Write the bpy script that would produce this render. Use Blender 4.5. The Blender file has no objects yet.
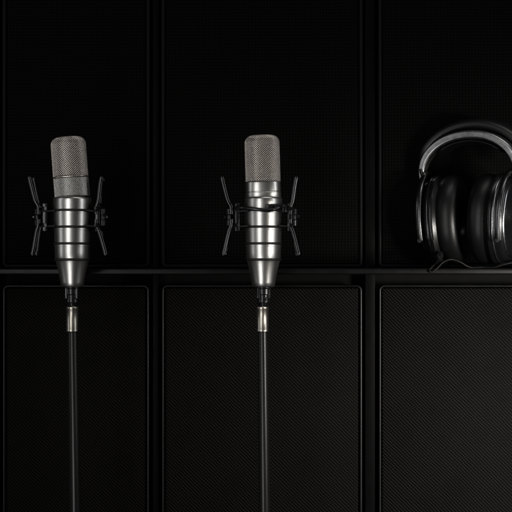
import bpy, bmesh, math
from mathutils import Vector, Matrix
S=0.00125
LENS=85.0
D=0.64*LENS/36.0
sc=bpy.context.scene
sc.view_settings.view_transform='Standard'
sc.view_settings.look='None'
sc.view_settings.exposure=0
col=sc.collection
def P(px,py,y=0.0):
    f=(D+y)/D
    return Vector(((px-256)*S*f,y,(256-py)*S*f))

# ---------------------------------------------------------------- materials
def newmat(name):
    m=bpy.data.materials.new(name); m.use_nodes=True
    nt=m.node_tree; b=nt.nodes['Principled BSDF']
    return m,nt,b
def N(nt,t,**k):
    n=nt.nodes.new(t)
    for a,v in k.items(): setattr(n,a,v)
    return n
def math_(nt,op,a,b=None,c=None):
    n=N(nt,'ShaderNodeMath',operation=op)
    for i,v in enumerate((a,b,c)):
        if v is None: continue
        if isinstance(v,(int,float)): n.inputs[i].default_value=v
        else: nt.links.new(v,n.inputs[i])
    return n.outputs[0]
def simple(name,colr,metal=0,rough=0.4,nscale=400,rvar=0.12,cvar=0.15,bump=0.0,coat=0,stretch=(1,1,1),spec=0.5):
    m,nt,b=newmat(name)
    tc=N(nt,'ShaderNodeTexCoord'); mp=N(nt,'ShaderNodeMapping')
    mp.inputs['Scale'].default_value=stretch
    nt.links.new(tc.outputs['Object'],mp.inputs['Vector'])
    no=N(nt,'ShaderNodeTexNoise'); no.inputs['Scale'].default_value=nscale; no.inputs['Detail'].default_value=6
    nt.links.new(mp.outputs[0],no.inputs['Vector'])
    f=no.outputs['Fac']
    r=math_(nt,'MULTIPLY_ADD',f,rvar*2,rough-rvar)
    nt.links.new(r,b.inputs['Roughness'])
    mx=N(nt,'ShaderNodeMix',data_type='RGBA')
    mx.inputs[6].default_value=(*[c*(1-cvar) for c in colr],1)
    mx.inputs[7].default_value=(*[min(1,c*(1+cvar)) for c in colr],1)
    nt.links.new(f,mx.inputs[0]); nt.links.new(mx.outputs[2],b.inputs['Base Color'])
    b.inputs['Metallic'].default_value=metal
    b.inputs['Coat Weight'].default_value=coat
    b.inputs['Specular IOR Level'].default_value=spec
    if bump:
        bp=N(nt,'ShaderNodeBump'); bp.inputs['Strength'].default_value=bump; bp.inputs['Distance'].default_value=0.0005
        nt.links.new(f,bp.inputs['Height']); nt.links.new(bp.outputs[0],b.inputs['Normal'])
    return m
M_body=simple('satin_nickel',(0.50,0.49,0.472),1,0.33,1100,0.06,0.14,0.14)
M_bright=simple('polished_nickel',(0.58,0.565,0.54),1,0.33,700,0.06,0.08,0.03)
M_wire=simple('grille_wire',(0.68,0.62,0.57),1,0.36,600,0.1,0.2)
M_core=simple('grille_backing',(0.03,0.027,0.024),0.5,0.6,500,0.1,0.3)
M_rubber=simple('black_rubber',(0.007,0.007,0.007),0,0.5,500,0.1,0.2,0.1,spec=0.35)
M_cable=simple('black_cable_jacket',(0.005,0.005,0.005),0,0.5,500,0.05,0.2,0.1,spec=0.14)
M_black=simple('black_lacquer_metal',(0.006,0.006,0.007),0,0.26,300,0.08,0.2,0.02,spec=0.42)
M_arm=simple('gunmetal_rod',(0.050,0.050,0.052),1,0.25,300,0.08,0.2,0.02)
M_pole=simple('stand_pole_black',(0.008,0.008,0.008),0.0,0.30,250,0.06,0.2,0.03,stretch=(1,1,0.1),spec=0.32)
M_ferr=simple('brushed_ferrule',(0.40,0.375,0.33),1,0.34,500,0.1,0.15,0.05,stretch=(1,1,0.1))
M_leather=simple('black_leatherette',(0.0032,0.0032,0.0034),0,0.38,900,0.06,0.25,0.25,spec=0.28)
M_pad=simple('black_band_leather',(0.005,0.005,0.0053),0,0.36,900,0.06,0.25,0.25,spec=0.45)
M_plastic=simple('black_satin_plastic',(0.004,0.004,0.0043),0,0.28,900,0.06,0.2,0.08,spec=0.35)
M_alu=simple('brushed_aluminium',(0.34,0.34,0.345),1,0.33,160,0.10,0.25,0.08)
M_trim=simple('dim_chrome_trim',(0.27,0.27,0.28),1,0.24,300,0.08,0.1,0.04)
M_yoke=simple('dark_anodised_aluminium',(0.13,0.13,0.133),1,0.28,300,0.08,0.1,0.04)
M_frame=simple('panel_frame_lacquer',(0.0025,0.0025,0.0027),0,0.36,25,0.16,0.3,0.05,spec=0.26)
M_frame_up=simple('panel_frame_matte',(0.0016,0.0016,0.0017),0,0.5,25,0.16,0.3,0.05,spec=0.09)
M_batten=simple('batten_matte_black',(0.0010,0.0010,0.0011),0,0.5,60,0.12,0.3,0.05,spec=0.04)
M_wall=simple('wall_black_paint',(0.0015,0.0015,0.0015),0,0.7,60,0.1,0.3,0.1,spec=0.05)
M_floor=simple('floor_black',(0.004,0.004,0.004),0,0.6,40,0.1,0.3,0.1)
M_shelf=simple('shelf_black_lacquer',(0.002,0.002,0.0021),0,0.38,30,0.14,0.3,0.05,spec=0.13)

def cloth(name,px,pz,lo,hi,diag):
    m,nt,b=newmat(name)
    tc=N(nt,'ShaderNodeTexCoord'); sp=N(nt,'ShaderNodeSeparateXYZ')
    nw=N(nt,'ShaderNodeTexNoise'); nw.inputs['Scale'].default_value=9; nw.inputs['Detail'].default_value=3
    nt.links.new(tc.outputs['Object'],nw.inputs['Vector'])
    sub=N(nt,'ShaderNodeVectorMath',operation='SUBTRACT'); sub.inputs[1].default_value=(.5,.5,.5)
    nt.links.new(nw.outputs['Color'],sub.inputs[0])
    scl=N(nt,'ShaderNodeVectorMath',operation='SCALE'); scl.inputs['Scale'].default_value=0.004
    nt.links.new(sub.outputs[0],scl.inputs[0])
    add=N(nt,'ShaderNodeVectorMath',operation='ADD')
    nt.links.new(tc.outputs['Object'],add.inputs[0]); nt.links.new(scl.outputs[0],add.inputs[1])
    nt.links.new(add.outputs[0],sp.inputs[0])
    x=sp.outputs['X']; z=sp.outputs['Z']
    kx=2*math.pi/(px*S); kz=2*math.pi/(pz*S)
    if diag:
        u=math_(nt,'ADD',math_(nt,'MULTIPLY',x,kx),math_(nt,'MULTIPLY',z,kz))
        v=math_(nt,'SUBTRACT',math_(nt,'MULTIPLY',x,kx*0.9),math_(nt,'MULTIPLY',z,kz*1.5))
    else:
        u=math_(nt,'MULTIPLY',x,kx); v=math_(nt,'MULTIPLY',z,kz)
    su=math_(nt,'SINE',u); sv=math_(nt,'SINE',v)
    h=math_(nt,'ADD',math_(nt,'MULTIPLY',su,0.6 if diag else 0.5),math_(nt,'MULTIPLY',sv,0.4 if diag else .5))
    mr=N(nt,'ShaderNodeMapRange'); mr.interpolation_type='SMOOTHSTEP'
    mr.inputs['From Min'].default_value=-0.35; mr.inputs['From Max'].default_value=0.65
    nt.links.new(h,mr.inputs['Value'])
    n2=N(nt,'ShaderNodeTexNoise'); n2.inputs['Scale'].default_value=14; n2.inputs['Detail'].default_value=8; n2.inputs['Roughness'].default_value=.65
    nt.links.new(tc.outputs['Object'],n2.inputs['Vector'])
    n3=N(nt,'ShaderNodeTexNoise'); n3.inputs['Scale'].default_value=900; n3.inputs['Detail'].default_value=2
    nt.links.new(tc.outputs['Object'],n3.inputs['Vector'])
    fac=math_(nt,'MULTIPLY',mr.outputs[0],math_(nt,'MULTIPLY_ADD',n2.outputs['Fac'],1.2,0.35))
    fac=math_(nt,'MULTIPLY',fac,math_(nt,'MULTIPLY_ADD',n3.outputs['Fac'],1.2,0.3))
    mx=N(nt,'ShaderNodeMix',data_type='RGBA')
    mx.inputs[6].default_value=(*lo,1); mx.inputs[7].default_value=(*hi,1)
    nt.links.new(fac,mx.inputs[0]); nt.links.new(mx.outputs[2],b.inputs['Base Color'])
    b.inputs['Roughness'].default_value=0.7
    b.inputs['Specular IOR Level'].default_value=0.04 if diag else 0.03
    bp=N(nt,'ShaderNodeBump'); bp.inputs['Strength'].default_value=0.6 if diag else 0.35; bp.inputs['Distance'].default_value=0.001
    nt.links.new(mr.outputs[0],bp.inputs['Height']); nt.links.new(bp.outputs[0],b.inputs['Normal'])
    return m
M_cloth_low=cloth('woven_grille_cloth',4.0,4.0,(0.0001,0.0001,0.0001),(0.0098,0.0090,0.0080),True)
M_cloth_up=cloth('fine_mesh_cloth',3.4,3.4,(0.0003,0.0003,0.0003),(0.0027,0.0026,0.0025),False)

# ---------------------------------------------------------------- mesh builder (px units)
class MB:
    def __init__(s): s.v=[]; s.f=[]
    def _add(s,vs,fs,M=None):
        o=len(s.v)
        for p in vs:
            p=Vector(p)
            if M is not None: p=M@p
            s.v.append(p*S)
        for f in fs: s.f.append([i+o for i in f])
    def lathe(s,prof,seg=64,sx=1,sy=1,M=None,ex=2.0,closed=False):
        vs=[];fs=[]
        for r,z in prof:
            for j in range(seg):
                a=2*math.pi*j/seg; c=math.cos(a); n=math.sin(a)
                if ex!=2:
                    k=(abs(c)**ex+abs(n)**ex)**(-1/ex)
                    c*=k;n*=k
                vs.append((r*c*sx,r*n*sy,z))
        m=len(prof)
        rng=m if closed else m-1
        for i in range(rng):
            for j in range(seg):
                a=i*seg+j; b=i*seg+(j+1)%seg; i2=(i+1)%m
                fs.append((a,b,i2*seg+(j+1)%seg,i2*seg+j))
        if not closed:
            if prof[0][0]>1e-6: fs.append(tuple(reversed(range(seg))))
            if prof[-1][0]>1e-6: fs.append(tuple(range((m-1)*seg,m*seg)))
        s._add(vs,fs,M)
    def tube(s,pts,ra,rb=None,closed=False,seg=12,bn=None,ex=2.0,M=None,taper=None):
        rb=ra if rb is None else rb
        pts=[Vector(p) for p in pts]; n=len(pts); vs=[];fs=[]
        prev=None
        for i,p in enumerate(pts):
            if closed: t=(pts[(i+1)%n]-pts[i-1])
            else: t=pts[min(i+1,n-1)]-pts[max(i-1,0)]
            t.normalize()
            if bn is not None: B=Vector(bn)
            else:
                if prev is None:
                    B=Vector((0,1,0)) if abs(t.y)<.9 else Vector((1,0,0))
                else: B=prev
            B=(B-t*B.dot(t)).normalized(); prev=B
            A=B.cross(t)
            k=taper[i] if taper else 1
            for j in range(seg):
                a=2*math.pi*j/seg; c=math.cos(a); q=math.sin(a)
                if ex!=2:
                    kk=(abs(c)**ex+abs(q)**ex)**(-1/ex); c*=kk;q*=kk
                vs.append(p+A*(ra*c*k)+B*(rb*q*k))
        for i in range(n if closed else n-1):
            for j in range(seg):
                i2=(i+1)%n
                fs.append((i*seg+j,i*seg+(j+1)%seg,i2*seg+(j+1)%seg,i2*seg+j))
        if not closed:
            fs.append(tuple(reversed(range(seg)))); fs.append(tuple(range((n-1)*seg,n*seg)))
        s._add(vs,fs,M)
    def box(s,c,h,bev=0.6,M=None,bs=3):
        bm=bmesh.new(); bmesh.ops.create_cube(bm,size=2)
        for v in bm.verts: v.co=Vector((v.co.x*h[0],v.co.y*h[1],v.co.z*h[2]))
        if bev: bmesh.ops.bevel(bm,geom=bm.edges[:],offset=bev,segments=bs,affect='EDGES',profile=.5)
        for v in bm.verts: v.co+=Vector(c)
        bm.verts.ensure_lookup_table(); bm.verts.index_update()
        s._add([v.co.copy() for v in bm.verts],[[v.index for v in f.verts] for f in bm.faces],M)
        bm.free()
    def obj(s,name,mat,parent=None,smooth=True,loc=None,angle=40):
        me=bpy.data.meshes.new(name); me.from_pydata([tuple(v) for v in s.v],[],s.f)
        bm=bmesh.new(); bm.from_mesh(me); bmesh.ops.recalc_face_normals(bm,faces=bm.faces[:])
        for e in bm.edges:
            if len(e.link_faces)==2 and e.calc_face_angle(0)>math.radians(angle): e.smooth=False
        bm.to_mesh(me); bm.free()
        for p in me.polygons: p.use_smooth=smooth
        me.materials.append(mat)
        o=bpy.data.objects.new(name,me); col.objects.link(o)
        if parent: o.parent=parent
        if loc is not None: o.location=loc
        return o
def spline(ctrl,k=8):
    C=[Vector(c) for c in ctrl]; pts=[]
    for i in range(len(C)-1):
        p0=C[max(i-1,0)];p1=C[i];p2=C[i+1];p3=C[min(i+2,len(C)-1)]
        for q in range(k):
            t=q/k
            pts.append(0.5*((2*p1)+(p2-p0)*t+(2*p0-5*p1+4*p2-p3)*t*t+(3*p1-p0-3*p2+p3)*t**3))
    pts.append(C[-1]); return pts
def empty(name,loc,label,cat,group=None):
    e=bpy.data.objects.new(name,None); e.empty_display_size=0.03; col.objects.link(e)
    e.location=loc; e['label']=label; e['category']=cat
    if group: e['group']=group
    return e

# ---------------------------------------------------------------- setting
FLOOR=-0.62
WY=0.150
mb=MB(); mb.box((0,(WY+0.03+0.02)/S,(FLOOR+0.55)/2/S+ 0),(760,16,(0.55-FLOOR)/2/S),0)
wall=mb.obj('wall',M_wall,smooth=False); wall['label']='matte black wall behind the padded panels'; wall['category']='wall'; wall['kind']='structure'
me=bpy.data.meshes.new('floor'); me.from_pydata([(-1.2,-1.2,0),(1.2,-1.2,0),(1.2,0.4,0),(-1.2,0.4,0)],[],[(0,1,2,3)])
me.materials.append(M_floor)
fl=bpy.data.objects.new('floor',me); col.objects.link(fl); fl.location=(0,0,FLOOR); fl['kind']='structure'

wf=(D+WY)/D
def rrect(hw,hh,r,y,cz):
    pts=[]
    for (sx,sz,a0) in ((1,1,0),(-1,1,90),(-1,-1,180),(1,-1,270)):
        for k in range(9):
            t=math.radians(a0+k*90/8)
            pts.append((sx*(hw-r)+r*math.cos(t),y,cz+sz*(hh-r)+r*math.sin(t)))
    return pts
def panel(x0,x1,y0,y1,low,label):
    a=P(x0,y0,WY); b=P(x1,y1,WY)
    cx=(a.x+b.x)/2; cz=(a.z+b.z)/2; hw=(b.x-a.x)/2/S; hh=(a.z-b.z)/2/S
    e=empty('acoustic_panel',(cx,WY,cz-hh*S),label,'panel','padded black panels covering the wall')
    m=MB(); m.box((0,12.5,hh),(hw-2.2,11.5,hh-2.2),2.0)
    m.obj('grille_cloth',M_cloth_low if low else M_cloth_up,e,angle=60)
    m=MB(); m.tube(rrect(hw,hh,5 if low else 3.5,2,hh),1.6 if low else 2.2,3.6 if low else 3,closed=True,seg=16,bn=(0,1,0),ex=2.3)
    m.obj('frame',M_frame if low else M_frame_up,e)
    return e
L_up='tall black wall panel with fine dark mesh and matte frame'
L_lo='black wall panel with coarse woven brown-black grille cloth, lacquered frame'
cols=[(-215,-6),(4,148),(163,361),(380,590)]
pb=(256-(FLOOR+0.004)/S/wf)
for a,b in cols:
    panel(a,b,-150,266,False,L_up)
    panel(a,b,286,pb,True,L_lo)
for x0,x1 in ((-6,4),(148,163),(361,380)):
    a=P(x0+4.5,0,WY); b=P(x1-4.5,0,WY)
    m=MB(); hh=(0.55-FLOOR)/2/S
    m.box((0,0,hh),((b.x-a.x)/2/S,9,hh),.45)
    o=m.obj('wall_batten',M_batten,loc=((a.x+b.x)/2,WY+0.0165,FLOOR),angle=60)
    o['label']='slim black upright batten between two wall panels'; o['category']='batten'; o['group']='upright battens between panels'

SH_T=268.5; SHF=0.045
zt=P(0,SH_T,SHF).z; zb=P(0,274.5,SHF).z
mb=MB(); mb.box((0,0,0),(700,(WY-0.008-SHF)/2/S,(zt-zb)/2/S),1.4)
sh=mb.obj('shelf',M_shelf,loc=(0,(WY-0.008+SHF)/2,(zt+zb)/2),angle=60)
sh['label']='narrow black lacquered shelf running between the panel rows'; sh['category']='shelf'

# ---------------------------------------------------------------- microphone
def micro(cx,kind):
    base_y=306
    lab={'a':'silver studio condenser microphone, leaning mesh head, in black shock mount',
         'b':'silver condenser microphone, upright mesh head, smooth collar, shock mount'}[kind]
    e=empty('microphone',P(cx,base_y),lab,'microphone','studio microphones on stands')
    Z=lambda py: base_y-py
    def RR(py): return 19.0-(py-198)/62*1.9 if py<260 else 17.1
    m=MB()
    prof=[(10.3,Z(287)),(11.2,Z(286)),(11.8,Z(282)),(12.9,Z(276)),(14.3,Z(269)),(15.7,Z(263.5)),(16.7,Z(260))]
    for py in (259,252,245,238,231,224,217,210,203,199.5): prof.append((RR(py),Z(py)))
    prof+=[(RR(198)-.6,Z(198)),(RR(198)-2.2,Z(197.2)),(RR(198)-4,Z(197))]
    m.lathe(prof,96)
    m.obj('body',M_body,e,angle=50)
    for py in (210.5,227,243.5,259.5):
        m=MB(); rr=RR(py)+(.8 if py<250 else .5)
        z=Z(py)
        m.lathe([(rr-2,z-1.25),(rr,z-1.15),(rr+.4,z-.7),(rr+.4,z+.7),(rr,z+1.15),(rr-2,z+1.25)],96,closed=True)
        m.obj('retaining_ring',M_rubber,e,angle=60)
    for py in (213.1,229.6,246.1):
        m=MB()
        z=Z(py); rr=RR(py)
        m.lathe([(rr-1,z-.6),(rr+.25,z-.45),(rr+.4,z),(rr+.25,z+.45),(rr-1,z+.6)],96,closed=True)
        m.obj('trim_ring',M_bright,e)
    zb=Z(198); tilt=math.radians(-4.2 if kind=='a' else -1.6)
    H=61 if kind=='a' else 62.5
    w=17.3; d=13.5; c=7.5; ex=2.35
    MT=Matrix.Translation((0,0,zb))@Matrix.Rotation(tilt,4,'Y')
    collar=21 if kind=='a' else 15.5
    def ring_point(t,ang,off=0):
        L1=H-c
        if t<=L1: ww,dd,z=w,d,t
        else:
            a=(t-L1)/c
            if a<math.pi/2: q=c*(1-math.cos(a)); z=L1+c*math.sin(a)*0.98
            else: q=c+(t-L1-c*math.pi/2); z=H+0.3*math.sin(min(1.5,(q-c)/6))
            ww=max(w-q,0.3); dd=max(d-q*d/w,0.3)
        cc=math.cos(ang); n=math.sin(ang); k=(abs(cc)**ex+abs(n)**ex)**(-1/ex)
        return Vector(((ww+off)*cc*k,(dd+off)*n*k,z+(off if t>L1 else 0)))
    def lattice(t0,t1,n,dz,thick,mat,name):
        rows=int((t1-t0)/dz); dz=(t1-t0)/rows
        vs=[];fs=[]
        for i in range(rows+1):
            for j in range(n):
                vs.append(MT@ring_point(t0+i*dz,2*math.pi*(j+(.5 if i%2 else 0))/n)*1.0)
        for i in range(rows-1):
            for j in range(n):
                if i%2==0: l,r=(j-1)%n,j
                else: l,r=j,(j+1)%n
                fs.append((i*n+j,(i+1)*n+r,(i+2)*n+j,(i+1)*n+l))
        mm=MB(); mm._add(vs,fs)
        o=mm.obj(name,mat,e,angle=180)
        md=o.modifiers.new('wire','WIREFRAME'); md.thickness=thick*S; md.use_even_offset=False; md.use_replace=True
        return o
    tmax=H-c+c*math.pi/2+5
    lattice(collar,tmax,48,1.05,0.82,M_wire,'head_grille')
    m=MB(); vs=[];fs=[];n=48;ts=[0.5+i*(tmax+5.5)/40 for i in range(41)]
    for t in ts:
        for j in range(n): vs.append(ring_point(t,2*math.pi*j/n,-1.0))
    for i in range(40):
        for j in range(n): fs.append((i*n+j,i*n+(j+1)%n,(i+1)*n+(j+1)%n,(i+1)*n+j))
    fs.append(tuple(range(40*n,41*n)))
    m._add(vs,fs,MT); m.obj('grille_lining',M_core,e,angle=180)
    def hoop(t,off,ra,rb,mat,name):
        mm=MB(); mm.tube([MT@ring_point(t,2*math.pi*j/64,off) for j in range(64)],ra,rb,closed=True,bn=(0,0,1),seg=10)
        return mm.obj(name,mat,e)
    if kind=='a':
        hoop(collar,-0.1,.35,.55,M_wire,'head_band')
        lattice(1.0,collar-.4,60,0.86,0.88,M_bright,'lower_grille')
    else:
        mm=MB(); vs=[];fs=[]
        prof=[(0,.2),(0.6,.5),(5.0,.5),(5.5,.1),(6.0,.1),(6.5,.45),(collar-1,.35),(collar,.1),(collar+.2,-1)]
        for t,o in prof:
            for j in range(64): vs.append(ring_point(t,2*math.pi*j/64,o))
        for i in range(len(prof)-1):
            for j in range(64): fs.append((i*64+j,i*64+(j+1)%64,(i+1)*64+(j+1)%64,(i+1)*64+j))
        mm._add(vs,fs,MT); mm.obj('collar',M_body,e,angle=35)
    # shock mount
    sm=MB()
    for py,rx in ((209,30),(225.5,30)):
        pts=[(rx*math.cos(a),24*math.sin(a),Z(py)) for a in [2*math.pi*k/72 for k in range(72)] if not (math.sin(a)<-0.05 and abs(math.cos(a))<0.80)]
        pts=sorted(pts,key=lambda p:(math.atan2(p[1],p[0])+math.pi/2)%(2*math.pi))
        sm.tube(pts,1.5,2.0,bn=(0,0,1),seg=10)
    for sx in (-1,1):
        bxc=34.2 if sx<0 else 30.7
        sm.lathe([(0,-9.2),(2.6,-9.2),(3.8,-8.2),(4.0,-3),(3.3,-2),(3.3,2),(4.0,3),(3.8,8.2),(2.6,9.2),(0,9.2)],24,sy=1.7,M=Matrix.Translation((sx*bxc,0,Z(217.5))))
        sm.box((sx*26.2,0,Z(217.5)),(2.5,9,14.2),1.0)
        sm.lathe([(0,-1.2),(1.6,-1.2),(2.1,-.8),(2.1,.8),(1.6,1.2),(0,1.2)],20,M=Matrix.Translation((sx*(bxc+4.2),-1,Z(217)))@Matrix.Rotation(math.pi/2,4,'Y'))
    frame=sm.obj('shock_mount',M_black,e,angle=45)
    for sx in (-1,1):
        for yy,dx in ((-8.5,0),(8,1.2)):
            if kind=='a': tx,bx=(41,38) if sx<0 else (30.5,34)
            else: tx,bx=(41,39.5) if sx<0 else (32.5,34.5)
            wx=32.6 if sx<0 else 25.6
            if kind=='b' and sx>0: wx=27
            for cpts in ([(sx*(tx-dx),yy*1.1,Z(179)),(sx*(tx-1.2-dx),yy*1.08,Z(184.5)),(sx*(tx*.35+wx*.65-dx*.5),yy,Z(201)),(sx*(wx-.2),yy,Z(207)),(sx*(wx-.4),yy,Z(214.5))],
                         [(sx*(wx-.4),yy,Z(219.5)),(sx*(wx-.2),yy,Z(226)),(sx*(bx*.3+wx*.7-dx*.3),yy,Z(232)),(sx*(bx-1-dx),yy,Z(248.5)),(sx*(bx+.2-dx),yy,Z(253.5))]):
                am=MB(); sp_=spline(cpts,4)
                am.tube(sp_,2.35 if yy<0 else 1.8,seg=14)
                p=cpts[0] if cpts[0][2]>Z(200) else cpts[-1]
                am.lathe([(0,-2.1),(1.8,-1.9),(2.4,0),(1.8,1.9),(0,2.1)],14,M=Matrix.Translation(p))
                am.obj('suspension_arm',M_arm,frame)
    for sx in (-1,1):
        for py in (211,226):
            for yy in (-9,9):
                cd=MB()
                cd.tube([(sx*29,yy,Z(py)),(sx*24,yy*1.15,Z(py+.6)),(sx*15,yy*1.45,Z(py))],1.0,seg=8)
                cd.obj('elastic_cord',M_rubber,frame)
    if kind=='b':
        hk=MB()
        hk.tube(spline([(-27,-9,Z(208)),(-20,-16,Z(208.5)),(-8,-20.5,Z(210)),(4,-21.5,Z(211)),(11,-20,Z(210)),(17,-16,Z(207)),(21,-11,Z(206)),(26,-6,Z(209))],4),1.8,seg=12)
        hk.lathe([(0,-1.6),(2.3,-1.5),(2.6,0),(2.3,1.5),(0,1.6)],18,M=Matrix.Translation((7,-21,Z(207.5)))@Matrix.Rotation(math.pi/2,4,'X'))
        hk.box((14.5,-18.3,Z(206.4)),(6.0,1.3,1.7),.7)
        hk.box((20.5,-13.0,Z(209.5)),(2.0,1.6,3.6),.7)
        hk.obj('clamp_lever',M_black,frame)
    m=MB()
    m.lathe([(0,Z(286.5)),(8.2,Z(286.5)),(8.4,Z(288)),(7.4,Z(289)),(7.2,Z(294)),(6.2,Z(295)),(6.0,Z(299)),(6.4,Z(299.8)),(6.4,Z(302)),(5.2,Z(303)),(4.4,Z(306)),(0,Z(306))],48)
    for a in (-1,1): m.box((a*5.2,-4.6,Z(293)),(1.3,1.2,5.5),.5)
    m.obj('connector',M_black,e,angle=35)
    return e
def stand(cx,leanx):
    fz=FLOOR
    top=P(cx,306)
    e=empty('microphone_stand',(top.x+leanx*S,0,fz),'slim black pole stand with silver collar, holding a microphone','stand','microphone stands')
    Ht=(top.z-fz)/S
    tx=-leanx
    m=MB()
    def at(z): return tx*z/Ht
    pts=[(at(z),0,z) for z in (3,Ht*.25,Ht*.5,Ht*.75,Ht-26)]
    m.tube(pts,5.7,5.7,seg=40,taper=[1.15,1.12,1.05,.97,.88])
    m.obj('pole',M_pole,e,angle=50)
    m=MB(); M=Matrix.Translation((at(Ht),0,Ht))
    m.lathe([(0,-25.5),(5.9,-25.5),(6.3,-25.1),(6.3,-23.0),(6.1,-22.7),(6.1,-3.4),(6.3,-3.1),(6.3,-1.0),(5.9,-.5),(0,-.4)],48,M=M)
    m.obj('collar',M_ferr,e,angle=35)
    m=MB(); m.lathe([(0,0),(88,0),(90,1),(90,5),(87,7),(30,9),(9,12),(8,22),(0,22)],96)
    m.obj('base',M_black,e,angle=40)
    return e
micro(72.3,'a'); stand(72.3,6.0)
micro(263.5,'b'); stand(262.5,4.5)

# ---------------------------------------------------------------- headphones
HY=0.098
hf=(D+HY)/D
YAW=math.radians(-34)
base=P(470.5,0,HY)
hp=empty('headphones',(base.x,HY,zt+0.0008),'black over-ear studio headphones with silver headband arch on the shelf','headphones')
hp.rotation_euler=(0,0,YAW); hp.scale=(hf,hf,hf)
K=1.08
ZC=42.5*K+2.2
def cup(sx):
    cc=Vector((sx*29.5,0,ZC))
    Rm=Matrix.Rotation(sx*math.pi/2,4,'Y')
    Sm=Matrix.Diagonal((1,0.80,K,1))
    tiltm=Matrix.Rotation(sx*math.radians(2.5),4,'Y')@Matrix.Rotation(sx*math.radians(-6 if sx<0 else 2),4,'Z')
    M=Matrix.Translation(cc)@tiltm@Sm@Rm
    m=MB(); prof=[]
    for k in range(32):
        a=2*math.pi*k/32
        r=29.0+12.5*(abs(math.cos(a))**.9)*math.copysign(1,math.cos(a)); z=-11+12.0*(abs(math.sin(a))**.9)*math.copysign(1,math.sin(a))
        prof.append((r,z))
    m.lathe(prof,96,closed=True,M=M)
    cu=m.obj('ear_cushion',M_leather,None,angle=80)
    m=MB(); m.lathe([(0,-7),(20,-6.5),(20,-5),(0,-5)],48,M=M)
    dr=m.obj('speaker_cover',M_cloth_up,None,angle=40)
    m=MB()
    m.lathe([(0,-4.5),(37,-4.5),(41,0.2),(42.2,1.2),(42.2,4),(41,6),(39.5,7),(39.2,10),(37.5,13.5),(34,15.5),(31.5,15.9),(30.5,15.0),(28,14.6),(26,14.0),(16,13.0),(0,12.6)],112,M=M)
    ho=m.obj('ear_cup',M_plastic,hp,angle=45)
    for pr,mt in (([(40.8,5.5),(41.9,5.6),(42.0,6.5),(41.0,7.2),(39.3,7.1)],M_trim),
               ([(33.5,15.0),(34.8,14.9),(35.1,15.5),(34.2,16.4),(31.6,16.6),(31.0,15.2)],M_trim)):
        m=MB()
        m.lathe(pr,112,closed=True,M=M)
        m.obj('trim_ring',mt,ho,angle=60)
    cu.parent=ho; dr.parent=ho
    m=MB(); pts=[]
    T3=tiltm.to_3x3()
    for k in range(41):
        a=math.radians(-25+k*230/40)
        pts.append(cc+T3@Vector((sx*13.5,37.0*math.cos(a),45.4*K*math.sin(a)*(.99))))
    m.tube(pts,1.3,3.0,bn=(1,0,0),seg=14,ex=3)
    for a in (-25,205):
        a=math.radians(a); p=cc+T3@Vector((sx*13.5,36.4*math.cos(a),45.4*K*math.sin(a)))
        m.lathe([(0,-2.0),(2.4,-1.8),(3.0,0),(2.4,2.0),(0,2.0)],20,M=Matrix.Translation(p)@Matrix.Rotation(math.pi/2,4,'X'))
    yk=m.obj('yoke',M_yoke,hp,angle=50)
    m=MB(); top=cc+T3@Vector((sx*13.5,0,44.2*K))
    nk=spline([top+Vector((-sx*.5,0,-1)),top+Vector((sx*4.5,0,.5)),Vector((sx*50.0,-2,ZC+47)),Vector((sx*50.7,-3,ZC+53))],5)
    m.tube(nk,3.0,6.6,bn=(0,1,0),seg=18,ex=3)
    m.obj('hinge',M_plastic,yk,angle=50)
cup(-1); cup(1)
AC=94; AR=51.0; AH=38.5
def arch(rx,rz,zc,a0=0,a1=180,n=60,y=0,e=2.0):
    o=[]
    for k in range(n+1):
        a=math.radians(a0+(a1-a0)*k/n); c=math.cos(a); q=math.sin(a)
        o.append((rx*math.copysign(abs(c)**(2/e),c),y,zc+rz*math.copysign(abs(q)**(2/e),q)))
    return o
pts=arch(AR,AH,AC,-10,190,y=-4,n=72,e=2.08); n=len(pts)
tp=[0.55+0.45*math.sin(math.pi/2*min(1,min(k,n-1-k)/16)) for k in range(n)]
m=MB(); m.tube(pts,4.2,6.0,bn=(0,1,0),seg=28,ex=5,taper=tp)
arc=m.obj('headband',M_alu,hp,angle=50)
m=MB(); pts=arch(59.0,48.0,AC+1.5,4,176,y=14,e=2.05); n=len(pts)
m.tube(pts,6.4,16,bn=(0,1,0),seg=28,ex=2.6,taper=[min(1,0.35+0.65*math.sin(math.pi*min(1,min(k,n-1-k)/11)/2)) for k in range(n)])
m.obj('headband_cover',M_pad,arc,angle=70)
m=MB(); pts=arch(44.6,32.0,AC,38,142,y=3); n=len(pts)
m.tube(pts,2.0,11,bn=(0,1,0),seg=24,ex=2.4,taper=[min(1,0.4+0.6*math.sin(math.pi*min(1,min(k,n-1-k)/8)/2)) for k in range(n)])
m.obj('headband_pad',M_leather,arc,angle=70)
def W2L(px,py,y,z=None):
    w=P(px,py,y)
    if z is not None: w.z=z
    v=(w-Vector(hp.location)); v=Matrix.Rotation(-YAW,3,'Z')@v
    return v/(hf*S)
zr=zt+1.0*S*hf
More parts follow.
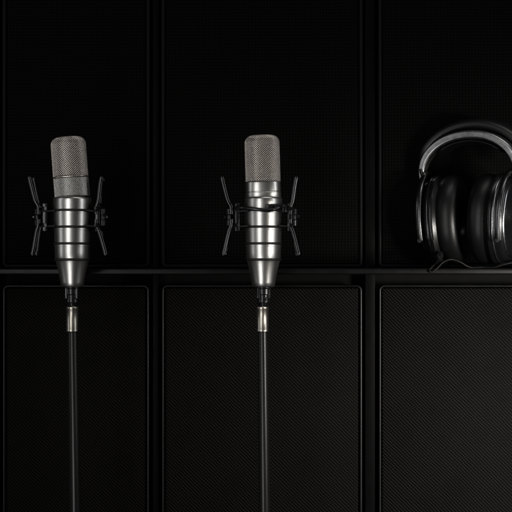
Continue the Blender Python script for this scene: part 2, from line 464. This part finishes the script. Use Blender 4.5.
ctrl=[W2L(441,255,.088),W2L(439.5,259,.068),W2L(436.5,263,.056),W2L(432,267,.046),W2L(429.5,270.5,.0425),W2L(432,272,.042),W2L(437,268.5,.043),W2L(443,262.5,.047),
      W2L(451,259.5,.052),W2L(460,262,.053),W2L(470,0,.056,zr),W2L(482,0,.060,zr),W2L(494,0,.058,zr),W2L(506,264,.055),W2L(520,262,.056),W2L(536,0,.06,zr),W2L(556,0,.08,zr)]
m=MB(); m.tube(spline(ctrl,8),0.9,seg=12)
m.obj('cable',M_cable,hp)
m=MB(); m.tube(spline([W2L(441,253,.088),W2L(441.5,256,.080),W2L(440,258.8,.069)],6),1.8,seg=14); m.obj('strain_relief',M_rubber,hp)

# ---------------------------------------------------------------- lights
def area(name,loc,target,sx,sy,power,colr=(1,1,1),spread=180):
    l=bpy.data.lights.new(name,'AREA'); l.shape='RECTANGLE'; l.size=sx; l.size_y=sy; l.energy=power; l.color=colr
    l.spread=math.radians(spread)
    o=bpy.data.objects.new(name,l); col.objects.link(o); o.location=loc
    o.rotation_euler=(Vector(target)-Vector(loc)).to_track_quat('-Z','Y').to_euler()
    return o
area('key_softbox',(-0.62,-1.28,0.16),(0.0,0,0.04),0.28,1.0,5.6,(1,0.985,0.965))
area('cone_fill_light',(-0.42,-0.95,-0.46),(0.1,0,-0.03),0.34,0.22,0.60,(1,0.985,0.965),100)  # added unseen fill, brightens the downward-facing cones of the microphone bodies
area('rim_strip_light',(1.2,-0.55,0.25),(0.15,0.02,0.0),0.15,1.1,3.4,(0.96,0.98,1))
area('left_strip_light',(-1.2,-0.40,0.25),(0,0.03,0.0),0.15,1.1,1.4,(0.96,0.98,1))
area('panel_fill_light',(0.95,-0.85,-0.15),(0.38,WY,-0.2),0.25,0.25,2.7,(1,0.96,0.90),45)  # added unseen fill, narrow beam that brightens the lower right panels
area('top_light',(0.35,-0.35,1.1),(0.25,0.1,0.0),0.8,0.15,2.0,(1,0.98,0.95))
w=bpy.data.worlds.new('World'); sc.world=w; w.use_nodes=True
w.node_tree.nodes['Background'].inputs[0].default_value=(0.9,0.95,1,1)
w.node_tree.nodes['Background'].inputs[1].default_value=0.005
cam=bpy.data.cameras.new('camera'); co=bpy.data.objects.new('camera',cam); col.objects.link(co)
cam.lens=LENS; cam.sensor_width=36; cam.clip_end=50; cam.clip_start=0.01
co.location=(0,-D,0); co.rotation_euler=(math.pi/2,0,0)
sc.camera=co
